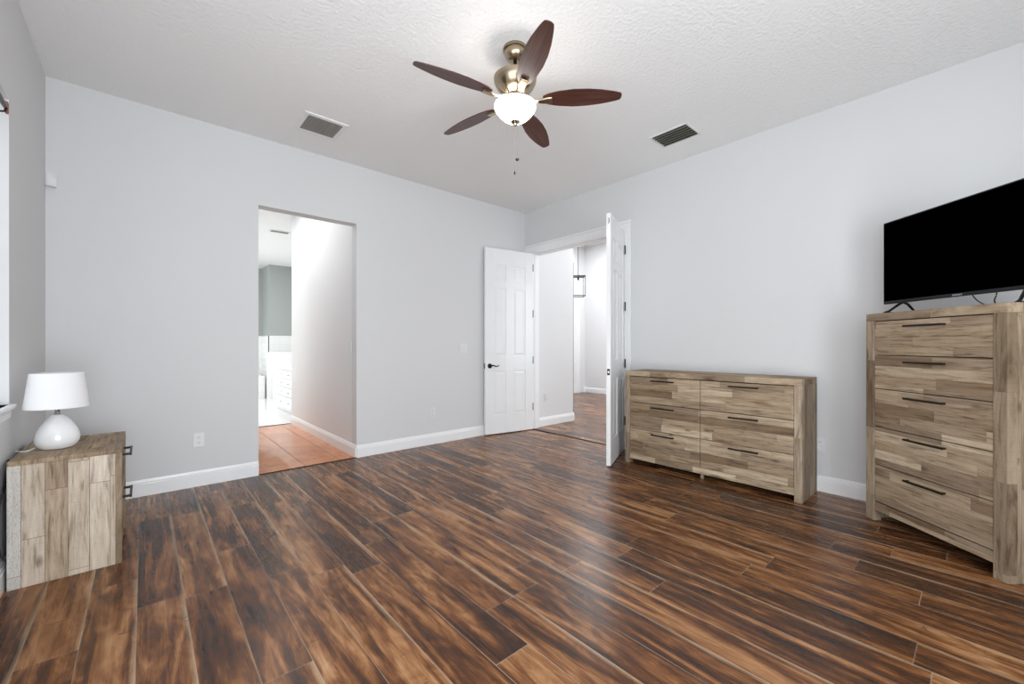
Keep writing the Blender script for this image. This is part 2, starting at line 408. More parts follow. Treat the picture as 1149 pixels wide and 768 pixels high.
# trims
bm = bmesh.new()
box(bm, XW-.018, XW, 2.604, 2.675, 0, DH)                # right casing
box(bm, XW-.018, XW, 4.205, 4.295, 0, DH)                # left casing
box(bm, XW-.018, XW, 2.604, 4.325, DH, DH+.085)          # head
box(bm, XW-.026, XW, 2.596, 4.329, DH+.085, DH+.112)     # cap moulding
struct(obj('trim_1', bm, M['trim'], bevel=.003))
bm = bmesh.new()                                         # jamb lining and stops
box(bm, XW-.012, XW+T+.012, DY0, DY0+.012, 0, DH); box(bm, XW-.012, XW+T+.012, DY1-.012, DY1, 0, DH)
box(bm, XW-.012, XW+T+.012, DY0+.012, DY1-.012, DH-.012, DH)
box(bm, XW+.045, XW+.06, DY0+.012, DY0+.022, 0, DH-.012); box(bm, XW+.045, XW+.06, DY1-.022, DY1-.012, 0, DH-.012); box(bm, XW+.045, XW+.06, DY0+.022, DY1-.022, DH-.022, DH-.012)
struct(obj('trim_2', bm, M['trim']))
struct(bx('trim_3', XW-.012, XW+.014, DY0, DY1, -.01, .006, M['inside']))        # dark floor threshold
struct(bx('trim_4', OX0, OX1, YW-.004, YW+.010, -.01, .005, M['inside']))
struct(bx('trim_5', OX0-.03, OX1, 6.865, 6.881, -.01, .006, M['ventd']))
struct(bx('trim_6', 5.02, 5.038, 4.243, 4.262, .127, 2.47, M['grey']))            # thin dark strip on the end of the hall wall
bm = bmesh.new()                                         # casing of the white hall door
box(bm, 8.03, 8.12, 6.63, 6.65, 0, 2.06); box(bm, 7.0, 7.09, 6.63, 6.65, 0, 2.06); box(bm, 7.0, 8.12, 6.63, 6.65, 2.06, 2.15)
struct(obj('trim_7', bm, M['trim']))
struct(bx('trim_8', XL-.2, XL+.022, WY0-.05, WY1+.035, WZ0-.020, WZ0, M['trim'], bevel=.005))  # window sill board
bm = bmesh.new(); box(bm, XL, XL+.006, WY0-.02, WY1+.02, WZ0-.07, WZ0-.020)
struct(obj('trim_9', bm, M['trim'], bevel=.003))

# windows: left one with closed slats, rear slider frame, bath window frame
wn = struct(thing('window_1', 'window with closed white blind in the left wall', 'window')); del wn['category']
bm = bmesh.new()
for a in (WY0, (WY0+WY1)/2-.02, WY1-.04): box(bm, XL-.17, XL-.13, a, a+.04, WZ0, WZ1)
for z in (WZ0, 1.62, WZ1-.04): box(bm, XL-.165, XL-.135, WY0, WY1, z, z+.04)
obj('window_frame', bm, M['trim'], wn)
bl = thing('window_blind', 'white slatted blind filling the window in the left wall', 'blind')
bm = bmesh.new()
n = 34
for i in range(n):
    z = WZ0+.03+(WZ1-WZ0-.1)*i/(n-1); t = math.radians(62+random.uniform(-3, 3))
    dx, dz = .024*math.cos(t), .024*math.sin(t)
    vs = [bm.verts.new(p) for p in ((XL-.055-dx, WY0+.01, z+dz), (XL-.055+dx, WY0+.01, z-dz), (XL-.055+dx, WY1-.01, z-dz), (XL-.055-dx, WY1-.01, z+dz))]
    bm.faces.new(vs)
    vs = [bm.verts.new(v.co+Vector((.002*math.sin(t), 0, .002*math.cos(t)))) for v in vs]; bm.faces.new(vs)
obj('slats', bm, M['blind'], bl)
bx('headrail', XL-.085, XL-.03, WY0+.005, WY1-.005, WZ1-.05, WZ1, M['blind'], bl, .003)
bx('bottom_rail', XL-.075, XL-.035, WY0+.01, WY1-.01, WZ0, WZ0+.018, M['blind'], bl, .003)

ws = struct(thing('window_2', 'glazed slider in the rear wall', 'window')); del ws['category']
bm = bmesh.new()
for a in (SX0, .29, .965, SX1-.07): box(bm, a, a+.07, YB-.11, YB-.05, 0, SH)
for z in (0, SH-.08): box(bm, SX0, SX1, YB-.11, YB-.05, z, z+.08)
obj('window_frame', bm, M['trim'], ws)
wg = struct(thing('added_window_4', 'unseen opening added in the left wall to let light in', 'window')); del wg['category']  # framed opening out of view, added for the side light
bm = bmesh.new()
for a in (GY0, .115, GY1-.07): box(bm, XL-.16, XL-.10, a, a+.07, 0, GH)
for z in (0, GH-.08): box(bm, XL-.16, XL-.10, GY0, GY1, z, z+.08)
obj('window_frame', bm, M['trim'], wg)
wb = struct(thing('window_3', 'bath window over the tub', 'window')); del wb['category']
bm = bmesh.new()
for a in (8.2, 9.6, 11.05): box(bm, -1.28, -1.23, a, a+.05, .9, 2.5)
for z in (.9, 2.45): box(bm, -1.28, -1.23, 8.2, 11.1, z, z+.05)
obj('window_frame', bm, M['trim'], wb)

# ------------------------------------------------------------ doors
def door_leaf_bm(w, h, th, z0):
    bm = bmesh.new(); r = .007; st = .122; ml = .115
    pwid = (w-2*st-ml)/2
    box(bm, 0, w, r, th-r, z0, h)                       # core
    cols = [(st, st+pwid), (st+pwid+ml, w-st)]
    rows = [(.255, .835), (1.03, 1.925), (2.03, 2.235)]
    for y0, y1, s in ((0, r, -1), (th-r, th, 1)):
        for a, b in ((0, st), (cols[0][1], cols[1][0]), (w-st, w)): box(bm, a, b, y0, y1, z0, h)
        zs = [z0]+[q for rr in rows for q in rr]+[h]
        for i in range(0, len(zs), 2):
            for a, b in cols: box(bm, a, b, y0, y1, zs[i], zs[i+1])
        for a, b in cols:
            for c, d in rows:                            # raised, sloping field
                yb = r if s < 0 else th-r; yt = .002 if s < 0 else th-.002
                m1, m2 = .016, .040
                A = [bm.verts.new((x, yb, z)) for x, z in ((a+m1, c+m1), (b-m1, c+m1), (b-m1, d-m1), (a+m1, d-m1))]
                B = [bm.verts.new((x, yt, z)) for x, z in ((a+m2, c+m2), (b-m2, c+m2), (b-m2, d-m2), (a+m2, d-m2))]
                bm.faces.new(B)
                for i in range(4): bm.faces.new((A[i], A[(i+1) % 4], B[(i+1) % 4], B[i]))
    return bm
def lever(parent, side, x, z, th, dirx):
    """round rosette and curved lever; side -1 is the y=0 face"""
    y0 = 0 if side < 0 else th
    bm = bmesh.new()
    rings = [(.030, 0), (.033, .004), (.030, .010), (.016, .014), (.011, .018), (.011, .045), (.0, .047)]
    seg = 24; prev = None
    for r, d in rings:
        ring = [bm.verts.new((x+r*math.cos(2*PI*i/seg), y0+side*d, z+r*math.sin(2*PI*i/seg))) for i in range(seg)]
        if prev:
            for i in range(seg): f = bm.faces.new((prev[i], prev[(i+1) % seg], ring[(i+1) % seg], ring[i])); f.smooth = True
        prev = ring
    o = obj('door_handle', bm, M['bronze'], parent)
    bm = bmesh.new()
    pts = bez([(x, y0+side*.040, z), (x+dirx*.03, y0+side*.048, z+.007), (x+dirx*.065, y0+side*.048, z-.006), (x+dirx*.095, y0+side*.046, z-.002), (x+dirx*.115, y0+side*.045, z+.008)], 8)
    rr = [.010-.005*i/(len(pts)-1) for i in range(len(pts))]
    tube(bm, pts, rr); obj('lever', bm, M['bronze'], o)
    return o
LW = .742
def door(name, hinge, free, side_handles, label):
    hx, hy = hinge; a = math.atan2(free[1]-hy, free[0]-hx)
    # local +x runs hinge -> free edge, local y is the thickness
    t = struct(thing(name, label, 'door', (hx, hy, 0), a)); del t['category']
    return t
# left leaf: opened back against the back wall; visible face is the one facing the camera
L = door('door_1', (4.040, 4.135), (3.302, 4.262), None, 'white six-panel door leaf folded back beside the room corner, black lever')
# local +y of this leaf points towards -y world, so the leaf body goes to negative local y
b = door_leaf_bm(LW, 2.447, .036, .012)
bmesh.ops.translate(b, verts=b.verts, vec=(0, -.036, 0))
leaf = obj('door_leaf', b, M['door'], L, .0015)
h1 = lever(L, 1, LW-.065, .905, 0, -1)
bx('latch_plate', LW, LW+.0015, -.030, -.006, .87, .94, M['bronze'], L)
for z in (.325, .97, 1.61, 2.247):
    bm = bmesh.new(); lathe(bm, [(.005, z-.05), (.005, z+.05)], 12, (-.006, .000)); obj('hinge', bm, M['bronze'], L)
# right leaf: standing into the room, edge on to the camera
Rr = door('door_2', (4.055, 2.672), (3.352, 2.365), None, 'white six-panel door leaf standing open edge-on beside the dresser')
b = door_leaf_bm(LW+.018, 2.447, .042, .012)
bmesh.ops.translate(b, verts=b.verts, vec=(0, -.042, 0))
obj('door_leaf', b, M['door'], Rr, .0015)
W2_ = LW+.018
pl_ = bx('latch_plate', W2_, W2_+.002, -.034, -.008, .885, .945, M['bronze'], Rr)
bx('latch_bolt', W2_, W2_+.010, -.026, -.014, .905, .925, M['chrome'], pl_)
bm = bmesh.new(); box(bm, W2_, W2_+.0015, -.029, -.013, 2.335, 2.42); obj('flush_bolt_plate', bm, M['trim'], Rr)
bm = bmesh.new(); tube(bm, [(W2_+.002, -.021, 2.345), (W2_+.003, -.016, 2.36), (W2_+.003, -.015, 2.385), (W2_+.002, -.021, 2.40)], .0035, 8)
obj('flush_bolt', bm, M['bronze'], Rr)
for z in (.325, .97, 1.61, 2.247):
    bm = bmesh.new(); lathe(bm, [(.008, z-.05), (.008, z+.05)], 12, (-.004, .006)); box(bm, -.010, .0, -.04, -.002, z-.048, z+.048)
    box(bm, .004, .012, -.002, .006, z-.048, z+.048)
    obj('hinge', bm, M['bronze'], Rr)
# white door at the end of the hall
D3 = struct(thing('door_3', 'closed white door in the far hall wall', 'door', (7.09, 6.642, 0))); del D3['category']
b = door_leaf_bm(.94, 2.30, .036, .008)
for v in b.verts: v.co.z *= 2.05/2.30
bmesh.ops.translate(b, verts=b.verts, vec=(0, -.03, 0))
obj('door_leaf', b, M['door'], D3)

# ------------------------------------------------------------ furniture
PAL_SIDE = [(0, (.20, .145, .095)), (.3, (.31, .24, .165)), (.55, (.38, .30, .215)), (.8, (.26, .195, .135)), (1, (.43, .35, .26))]
PAL_NS = [(0, (.30, .215, .145)), (.25, (.50, .42, .33)), (.5, (.62, .55, .47)), (.75, (.42, .33, .24)), (1, (.66, .61, .55))]
def furniture_mats(pref, seed, drawer_bw, ph, side_pal=None, side_bw=.075, side_bl=.7, crackle=None, sgap=.4):
    return dict(
        top=weathered(pref+'_top_boards', 'x', 'y', .42, .11, .3, None, seed+.3),
        side=weathered(pref+'_side_boards', 'z', 'y', side_bl, side_bw, .0, side_pal or PAL_SIDE, seed+.7, sgap, crackle=crackle),
        post=weathered(pref+'_post_wood', 'z', 'x', .45, .20, .5, PAL_SIDE, seed+1.1, .2),
        rail=weathered(pref+'_rail_boards', 'x', 'z', .36, .20, .5, None, seed+1.7, .25),
        drawer=weathered(pref+'_drawer_boards', 'x', 'z', .47, drawer_bw, ph, None, seed+2.3))
def pull(parent, cx, z, y, length, out=.028, bar=.010):
    bm = bmesh.new(); hl = length/2
    box(bm, cx-hl, cx+hl, y-out, y-out+bar*.8, z-bar*.6, z+bar*.6)
    for s in (-1, 1): box(bm, cx+s*(hl-.010)-.005, cx+s*(hl-.010)+.005, y-out+.005, y, z-bar*.5, z+bar*.5)
    return obj('handle', bm, M['pull'], parent, .001)
def chest(name, label, cat, loc, rotz, w, d, h, cols, rows, mats, top=.048, post=.055, rail=(.05, .10), hl=.23, hz=.042, pd=.05, foot=False, hx=None, out=.028, bar=.010):
    t = thing(name, label, cat, loc, rotz)
    yf, yb = -d/2, d/2
    bx('top', -w/2, w/2, yf, yb, h-top, h, mats['top'], t, .003)
    for s in (-1, 1):
        a, b_ = sorted((s*w/2, s*(w/2-.020)))
        bx('side_panel', a, b_, yf+pd, yb, 0, h-top, mats['side'], t, .002)
        a, b_ = sorted((s*w/2, s*(w/2-post)))
        bx('post', a, b_, yf, yf+pd, 0, h-top, mats['post'], t, .002)
    bx('bottom_rail', -w/2+post, w/2-post, yf+.004, yf+.024, rail[0], rail[1], mats['rail'], t, .0015)
    bx('back_panel', -w/2+.02, w/2-.02, yb-.012, yb-.002, 0, h-top, M['inside'], t)  # carried down to the floor so no light passes under the case
    bx('case_interior', -w/2+.02, w/2-.02, yf+pd, yb-.02, rail[0]+.02, h-top, M['inside'], t)  # solid near-black filler, paints the shade seen in the drawer gaps
    if cols > 1:
        bx('centre_stile', -.005, .005, yf+.010, yf+pd, rail[1], h-top, M['inside'], t)
    iw = w-2*post; cw = iw/cols; g = .0025
    for c in range(cols):
        x0 = -w/2+post+c*cw; x1 = x0+cw
        for i in range(len(rows)-1):
            z1, z0 = rows[i], rows[i+1]
            dr = bx('drawer', x0+g, x1-g, yf+.003, yf+.022, z0+g, z1-g, mats['drawer'], t, .0015)
            cx = (x0+x1)/2 if hx is None else hx
            pull(dr, cx, z1-hz, yf+.003, hl, out, bar)
    if foot:
        bx('centre_foot', -.011, .011, yf+.03, yf+.06, 0, rail[0]+.02, mats['post'], t, .002)
    return t
# dresser along the right wall
dm = furniture_mats('dresser', 3.0, .0637, .36)
chest('dresser', 'wide low six-drawer dresser of weathered boards standing along the right wall', 'dresser',
      (3.845, 1.637, 0), -PI/2, 1.507, .410, .918, 2, [.866, .610, .352, .103], dm, top=.048, post=.052, rail=(.048, .104), hl=.225, hz=.034, foot=True)
# tall chest, diagonal in the right corner of the view
cm = furniture_mats('chest', 11.0, .0615, .15)
A = Vector((3.700, .530)); D = Vector((3.170, -.080)); uv = (D-A).normalized(); nv = Vector((-.7561805, .65436309))
dpt = .44; ctr = (A+D)/2-nv*dpt/2
rz = math.atan2(uv.y, uv.x)+0.0
# local +x must run from the viewer's left to right (A to D); local -y must face the viewer
chest('tall_chest_of_drawers', 'tall five-drawer chest of weathered boards standing under the television', 'chest of drawers',
      (ctr.x, ctr.y, 0), rz, (D-A).length, dpt, 1.383, 1, [1.330, 1.106, .884, .632, .380, .134], cm, top=.050, post=.062, rail=(.072, .130), hl=.235, hz=.040)
# nightstand by the left wall
nm = furniture_mats('nightstand', 23.0, .055, .2, PAL_NS, .0775, .55, (.155, .2), .8)
NX0, NX1, NY0, NY1, NH = -.487, -.087, 3.070, 3.690, .614
nt = chest('nightstand', 'weathered wood two-drawer nightstand in the left corner under the lamp', 'nightstand',
      ((NX0+NX1)/2, (NY0+NY1)/2, 0), PI/2, NY1-NY0, NX1-NX0, NH, 1, [.588, .345, .118], nm, top=.022, post=.045, rail=(.05, .11), hl=.22, hz=.045, pd=.025, out=.040, bar=.013)

# ------------------------------------------------------------ table lamp
LX, LY = -.350, 3.330
tl = thing('table_lamp', 'white ceramic table lamp with tapered white shade on the nightstand', 'lamp', (LX, LY, NH))
def sm(prof, n=6):
    return [(p.x, p.z) for p in bez([(r, 0, z) for r, z in prof], n)]
bm = bmesh.new(); lathe(bm, sm([(.050, 0), (.066, .006), (.083, .030), (.087, .058), (.081, .090), (.066, .124), (.046, .155), (.029, .175), (.018, .183)]), 48); obj('lamp_base', bm, M['ceramic'], tl)
bm = bmesh.new(); lathe(bm, [(.011, .182), (.011, .215), (.015, .217), (.015, .250), (.008, .252)], 24); obj('lamp_socket', bm, M['chrome'], tl)
bm = bmesh.new(); lathe(bm, [(.126, .222), (.104, .408), (.102, .408), (.124, .222), (.126, .222)], 64, cap=False); obj('lamp_shade', bm, M['shade'], tl)
bm = bmesh.new()
for a in range(3):
    t = a*2*PI/3+.4; tube(bm, [(.012*math.cos(t), .012*math.sin(t), .246), (.108*math.cos(t), .108*math.sin(t), .37)], .0015, 6)
obj('shade_spider', bm, M['chrome'], tl)
bm = bmesh.new(); tube(bm, bez([(-.082, -.010, .012), (-.105, -.03, .005), (-.125, -.02, .004), (-.148, .01, .004)]), .003, 8); obj('cord', bm, M['plastic'], tl)
bm = bmesh.new()
tube(bm, bez([(-.504, 3.22, .60), (-.500, 3.12, .50), (-.498, 3.00, .42), (-.496, 2.96, .30), (-.497, 3.03, .19), (-.49, 3.1, .13)]), .004, 8)
tag(obj('power_cord', bm, M['cable']), 'black power cord hanging behind the nightstand against the left wall', 'cord')

# ------------------------------------------------------------ television
fwd = Vector((math.sin(YAW), math.cos(YAW))); rgt = Vector((math.cos(YAW), -math.sin(YAW)))
tv_d0, tv_d1, tv_lat = 2.855, 1.895, 2.545
TZ0, TZ1 = 1.451, 2.005
cxy = fwd*((tv_d0+tv_d1)/2)+rgt*tv_lat; TWd = tv_d0-tv_d1
# local +x : away->near (viewer's left to right), local -y faces the room
tv = thing('television', 'flat black television standing on the tall chest of drawers', 'television', (cxy.x, cxy.y, 1.383), math.atan2(-fwd.y, -fwd.x))
z0, z1 = TZ0-1.383, TZ1-1.383
bm = bmesh.new()
bw = .008
box(bm, -TWd/2, TWd/2, 0, .022, z0, z1)
obj('tv_body', bm, M['bezel'], tv, .003)
bx('screen', -TWd/2+bw, TWd/2-bw, -.0015, .002, z0+.020, z1-bw, M['screen'], tv)
bm = bmesh.new(); box(bm, -TWd/2+.12, TWd/2-.12, .022, .060, z0+.03, z0+.33); obj('rear_housing', bm, M['blackp'], tv, .01)
# small maker's mark on the lower bezel
bm = bmesh.new(); xx = -.032
for wd in (.007, .008, .006, .008, .007):
    box(bm, xx, xx+wd, -.0012, .001, z0+.006, z0+.0135); xx += wd+.0035
obj('maker_mark', bm, M['silver'], tv)
for x, ff in ((-TWd/2+.133, -.105), (TWd/2-.160, -.050)):
    bm = bmesh.new()
    tube(bm, [(x, .012, z0+.004), (x, -.012, z0-.008), (x, ff*.8, .010), (x, ff, .0062)], [.009, .008, .007, .006], 10)
    tube(bm, [(x, .012, z0+.004), (x, .04, z0-.010), (x, .085, .010), (x, .10, .0062)], [.009, .008, .007, .006], 10)
    box(bm, x-.008, x+.008, ff-.01, .105, 0.0005, .006)
    obj('stand_leg', bm, M['blackp'], tv)
for pts in ([(.02, .05, z0+.06), (.025, .055, z0+.0), (.06, .07, .02), (.10, .10, .004)], [(.135, .05, z0+.06), (.14, .055, z0), (.125, .06, .03), (.12, .08, .004)]):
    bm = bmesh.new(); tube(bm, bez(pts, 10), .003, 8); obj('cable', bm, M['cable'], tv)

# ------------------------------------------------------------ ceiling fan
FX, FY = 1.764, 1.964
fan = thing('ceiling_fan', 'five-blade ceiling fan with dark wood blades, brass body and lit glass bowl', 'ceiling fan', (FX, FY, H))
Z = lambda z: z-H+(.023 if z < 2.9 else 0)
bm = bmesh.new(); lathe(bm, [(.077, 0), (.077, Z(3.034)), (.068, Z(3.031)), (.068, Z(3.012)), (.060, Z(2.994)), (.045, Z(2.978)), (.030, Z(2.972)), (.016, Z(2.972))], 40); obj('canopy', bm, M['brass'], fan)
bm = bmesh.new(); lathe(bm, [(.011, Z(2.975)), (.011, Z(2.862)), (.020, Z(2.860)), (.024, Z(2.845))], 20); obj('downrod', bm, M['brassd'], fan)
bm = bmesh.new(); lathe(bm, [(.020, Z(2.862)), (.075, Z(2.858)), (.120, Z(2.850)), (.136, Z(2.838)), (.133, Z(2.815)), (.118, Z(2.785)), (.092, Z(2.755)), (.064, Z(2.735)), (.056, Z(2.728)), (.062, Z(2.724)), (.062, Z(2.714)), (.050, Z(2.708))], 48)
obj('motor_housing', bm, M['brass'], fan)
bm = bmesh.new(); lathe(bm, [(.048, Z(2.712)), (.048, Z(2.704)), (.066, Z(2.702)), (.066, Z(2.690)), (.060, Z(2.684)), (.088, Z(2.680)), (.090, Z(2.672)), (.05, Z(2.670))], 40); obj('switch_housing', bm, M['brassd'], fan)
bm = bmesh.new(); lathe(bm, [(.086, Z(2.683)), (.116, Z(2.676)), (.130, Z(2.668)), (.132, Z(2.658)), (.126, Z(2.643)), (.108, Z(2.618)), (.086, Z(2.594)), (.058, Z(2.576)), (.030, Z(2.568)), (.012, Z(2.566))], 48); obj('glass_bowl', bm, M['glow'], fan)
bm = bmesh.new(); lathe(bm, [(.030, Z(2.570)), (.031, Z(2.563)), (.022, Z(2.556)), (.014, Z(2.551)), (.011, Z(2.543)), (.007, Z(2.537)), (.002, Z(2.534))], 24); obj('finial', bm, M['brass'], fan)
# blade and its arm, drawn along local +x
def blade_bm():
    bm = bmesh.new(); n = 28; x0, x1 = .175, .655; top, bot = [], []
    prof = [(0, .024), (.06, .042), (.2, .058), (.4, .068), (.58, .066), (.75, .056), (.88, .043), (.96, .033), (1, .026)]
    def wd(t):
        for (a, p), (b_, q) in zip(prof, prof[1:]):
            if t <= b_: return p+(q-p)*(t-a)/(b_-a)
        return prof[-1][1]
    L_, R_ = [], []
    for i in range(n+1):
        t = i/n; L_.append((x0+(x1-x0)*t, wd(t))); R_.append((x0+(x1-x0)*t, -wd(t)))
    out = L_+[(x1+.007, .014), (x1+.009, 0), (x1+.007, -.014)]+R_[::-1]
    a = [bm.verts.new((x, y, -.003)) for x, y in out]; b_ = [bm.verts.new((x, y, .003)) for x, y in out]
    bm.faces.new(a); bm.faces.new(b_[::-1])
    for i in range(len(a)): bm.faces.new((a[i], a[(i+1) % len(a)], b_[(i+1) % len(a)], b_[i]))
    return bm
def arm_bm():
    bm = bmesh.new()
    pts = [(.050, .015, .012, .010), (.085, .013, .010, .012), (.12, .013, -.006, .014), (.15, .016, -.012, .016), (.175, .021, -.012, .02), (.200, .025, -.0105, .02), (.232, .026, -.009, .02)]
    prev = None
    for x, hw, z, _ in pts:
        r = [bm.verts.new(p) for p in ((x, -hw, z), (x, hw, z), (x, hw*.8, z-.008), (x, -hw*.8, z-.008))]
        if prev:
            for i in range(4): bm.faces.new((prev[i], prev[(i+1) % 4], r[(i+1) % 4], r[i]))
        else: bm.faces.new(r)
        prev = r
    bm.faces.new(prev[::-1])
    return bm
bl0 = None
for i, deg in enumerate((-45.5, 26.5, 98.5, 170.5, 242.5)):
    rot = (math.radians(-12), 0, math.radians(deg))
    if bl0 is None:
        bl0 = obj('fan_blade', blade_bm(), M['blade'], fan, .0015); ar0 = obj('blade_arm', arm_bm(), M['brass'], bl0, .002)
        b_, a_ = bl0, ar0
    else:
        b_ = bl0.copy(); C.objects.link(b_); a_ = ar0.copy(); C.objects.link(a_); a_.parent = b_
    b_.location = (0, 0, Z(2.702)); b_.rotation_mode = 'XYZ'
    b_.matrix_basis = Matrix.Translation((0, 0, Z(2.702))) @ Matrix.Rotation(math.radians(deg), 4, 'Z') @ Matrix.Rotation(math.radians(-12), 4, 'X')
cdx, cdy = .062*-.75+.01, .062*-.66
for dx, dy, zb, rb in ((rgt.x*.012-fwd.x*.068, rgt.y*.012-fwd.y*.068, 2.297, .0105), (-fwd.x*.064-rgt.x*.004, -fwd.y*.064-rgt.y*.004, 2.214, .0045)):
    bm = bmesh.new(); lathe(bm, [(.0006, Z(2.685)), (.0006, Z(zb+.01))], 6, (dx, dy)); ch = obj('pull_chain', bm, M['louver'], fan)
    bm = bmesh.new()
    prof = [(rb*math.sin(PI*j/8)+.0004, Z(zb)+rb*(1.0 if rb > .006 else 2.6)*math.cos(PI*j/8)) for j in range(9)]
    lathe(bm, prof, 16, (dx, dy)); obj('pull_knob', bm, M['brassd'], ch)

# ------------------------------------------------------------ ceiling vents
v = thing('ceiling_vent', 'square white return air grille with grey mesh, left of the ceiling fan', 'vent', (1.140, 3.755, H))
s = .173; i_ = .137
bm = bmesh.new()
for a in ((-s, s, -s, -i_), (-s, s, i_, s), (-s, -i_, -i_, i_), (i_, s, -i_, i_)): box(bm, *a, -.012, 0)
obj('frame', bm, M['plastic'], v, .003)
bx('backing', -i_, i_, -i_, i_, -.002, 0, M['mesh'], v)
bm = bmesh.new()
for j in range(15):
    q = -i_+2*i_*(j+.5)/15; box(bm, q-.0012, q+.0012, -i_, i_, -.0095, -.002); box(bm, -i_, i_, q-.0012, q+.0012, -.0095, -.002)
obj('grille', bm, M['gridm'], v)
v = thing('ceiling_vent', 'rectangular supply register with dark louvers, right of the ceiling fan', 'vent', (3.555, 1.825, H))
sx, sy, ix, iy = .140, .180, .120, .158
bm = bmesh.new()
for a in ((-sx, sx, -sy, -iy), (-sx, sx, iy, sy), (-sx, -ix, -iy, iy), (ix, sx, -iy, iy)): box(bm, *a, -.010, 0)
obj('frame', bm, M['plastic'], v, .004)
bx('backing', -ix, ix, -iy, iy, -.002, 0, M['ventd'], v)
for j in range(6):
    q = -ix+.02+j*(2*ix-.04)/5
    bm = bmesh.new()
    p = [(q+.012, -.003), (q-.008, -.020), (q-.006, -.021), (q+.014, -.004)]
    a = [bm.verts.new((x, -iy, z)) for x, z in p]; b_ = [bm.verts.new((x, iy, z)) for x, z in p]
    bm.faces.new(a); bm.faces.new(b_[::-1])
    for q_ in range(4): bm.faces.new((a[q_], a[(q_+1) % 4], b_[(q_+1) % 4], b_[q_]))
    obj('louver', bm, M['louver'] if j == 0 else M['louver_shaded'], v)  # first louver lighter, the rest darker: lighting put into the metal colour
v = thing('ceiling_vent', 'small white vent on the bathroom ceiling seen through the opening', 'vent', (1.68, 7.68, H))
bx('frame', -.15, .15, -.07, .07, -.01, 0, M['plastic'], v, .002)
bm = bmesh.new()
for j in range(5): box(bm, -.13, .13, -.05+j*.022, -.042+j*.022, -.012, -.010)
obj('slot', bm, M['mesh'], v)

# ------------------------------------------------------------ outlets and switches
def plate_thing(name, label, cat, loc, rz, kind, pm='plate'):
    """local -y faces the room"""
    t = thing(name, label, cat, loc, rz)
    w = .0365 if kind != 'switch2' else .058
    bx('plate', -w, w, -.006, 0, -.058, .058, M[pm], t, .002)
    if kind == 'outlet':
        for z in (-.021, .021):
            s_ = bx('socket', -.016, .016, -.0085, -.006, z-.014, z+.014, M[pm], t, .001)
            bm = bmesh.new()
            for x in (-.006, .006): box(bm, x-.0011, x+.0011, -.0092, -.0084, z-.003, z+.006)
            box(bm, -.002, .002, -.0092, -.0084, z-.010, z-.006); obj('slots', bm, M['slot'], s_)
    else:
        for x in ((0,) if kind == 'switch' else (-.023, .023)):
            bx('rocker', x-.016, x+.016, -.0095, -.006, -.033, .033, M[pm], t, .0015)
    return t
plate_thing('wall_outlet', 'white outlet on the back wall left of the bathroom opening', 'outlet', (.345, YW, .385), 0, 'outlet', 'plastic')
plate_thing('wall_outlet', 'white outlet low on the back wall between opening and open door', 'outlet', (2.567, YW, .375), 0, 'outlet')
plate_thing('light_switch', 'white double switch on the back wall left of the open door', 'switch', (3.01, YW, 1.135), 0, 'switch2')
plate_thing('light_switch', 'white switch inside the bathroom corridor by the opening', 'switch', (OX1, 4.50, 1.155), -PI/2, 'switch')
plate_thing('wall_outlet', 'white outlet on the hall wall seen through the doorway', 'outlet', (4.40, 4.237, .415), 0, 'outlet')
ot = plate_thing('wall_outlet', 'white outlet on the right wall just beside the dresser end', 'outlet', (XW, .868, .375), -PI/2, 'outlet')
bm = bmesh.new(); tube(bm, bez([(4.068, .868, .355), (4.05, .868, .350), (4.048, .89, .345), (4.052, .93, .30)], 8), .004, 8)
box(bm, 4.045, 4.067, .855, .880, .343, .368)
tag(obj('plug_cord', bm, M['plastic']), 'plug and cord in the outlet beside the dresser', 'cord')
# motion sensor in the left corner
sn = thing('motion_sensor', 'small white motion sensor box high in the left corner of the room', 'sensor', (XL+.024, YW-.024, 2.325), math.radians(45))
bm = bmesh.new(); p = [(-.030, .006), (.030, .006), (.030, -.012), (.018, -.030), (-.018, -.030), (-.030, -.012)]
a = [bm.verts.new((x, y, -.047)) for x, y in p]; b_ = [bm.verts.new((x, y, .047)) for x, y in p]
bm.faces.new(a); bm.faces.new(b_[::-1])
for q_ in range(6): bm.faces.new((a[q_], a[(q_+1) % 6], b_[(q_+1) % 6], b_[q_]))
obj('housing', bm, M['plastic'], sn, .004)
bx('lens', -.013, .013, -.0315, -.029, -.03, .005, M['shade'], sn, .001)
# curtain rod above the left window
cr = thing('curtain_rod', 'grey curtain rod with a red wooden end above the left window', 'curtain rod', (-.452, 2.86, 2.215))
bm = bmesh.new(); tube(bm, [(0, -.85, 0), (0, -.03, 0)], .009, 14); obj('rod', bm, M['grey'], cr)
bm = bmesh.new(); box(bm, -.006, .006, -.024, .002, -.022, .030); obj('finial', bm, M['redwood'], cr, .005)
bm = bmesh.new(); tube(bm, bez([(-.062, -.055, -.03), (-.03, -.055, -.035), (0, -.055, -.03), (.008, -.055, -.012)], 8), .004, 8); box(bm, -.065, -.058, -.07, -.04, -.06, .02); obj('bracket', bm, M['bronze'], cr)

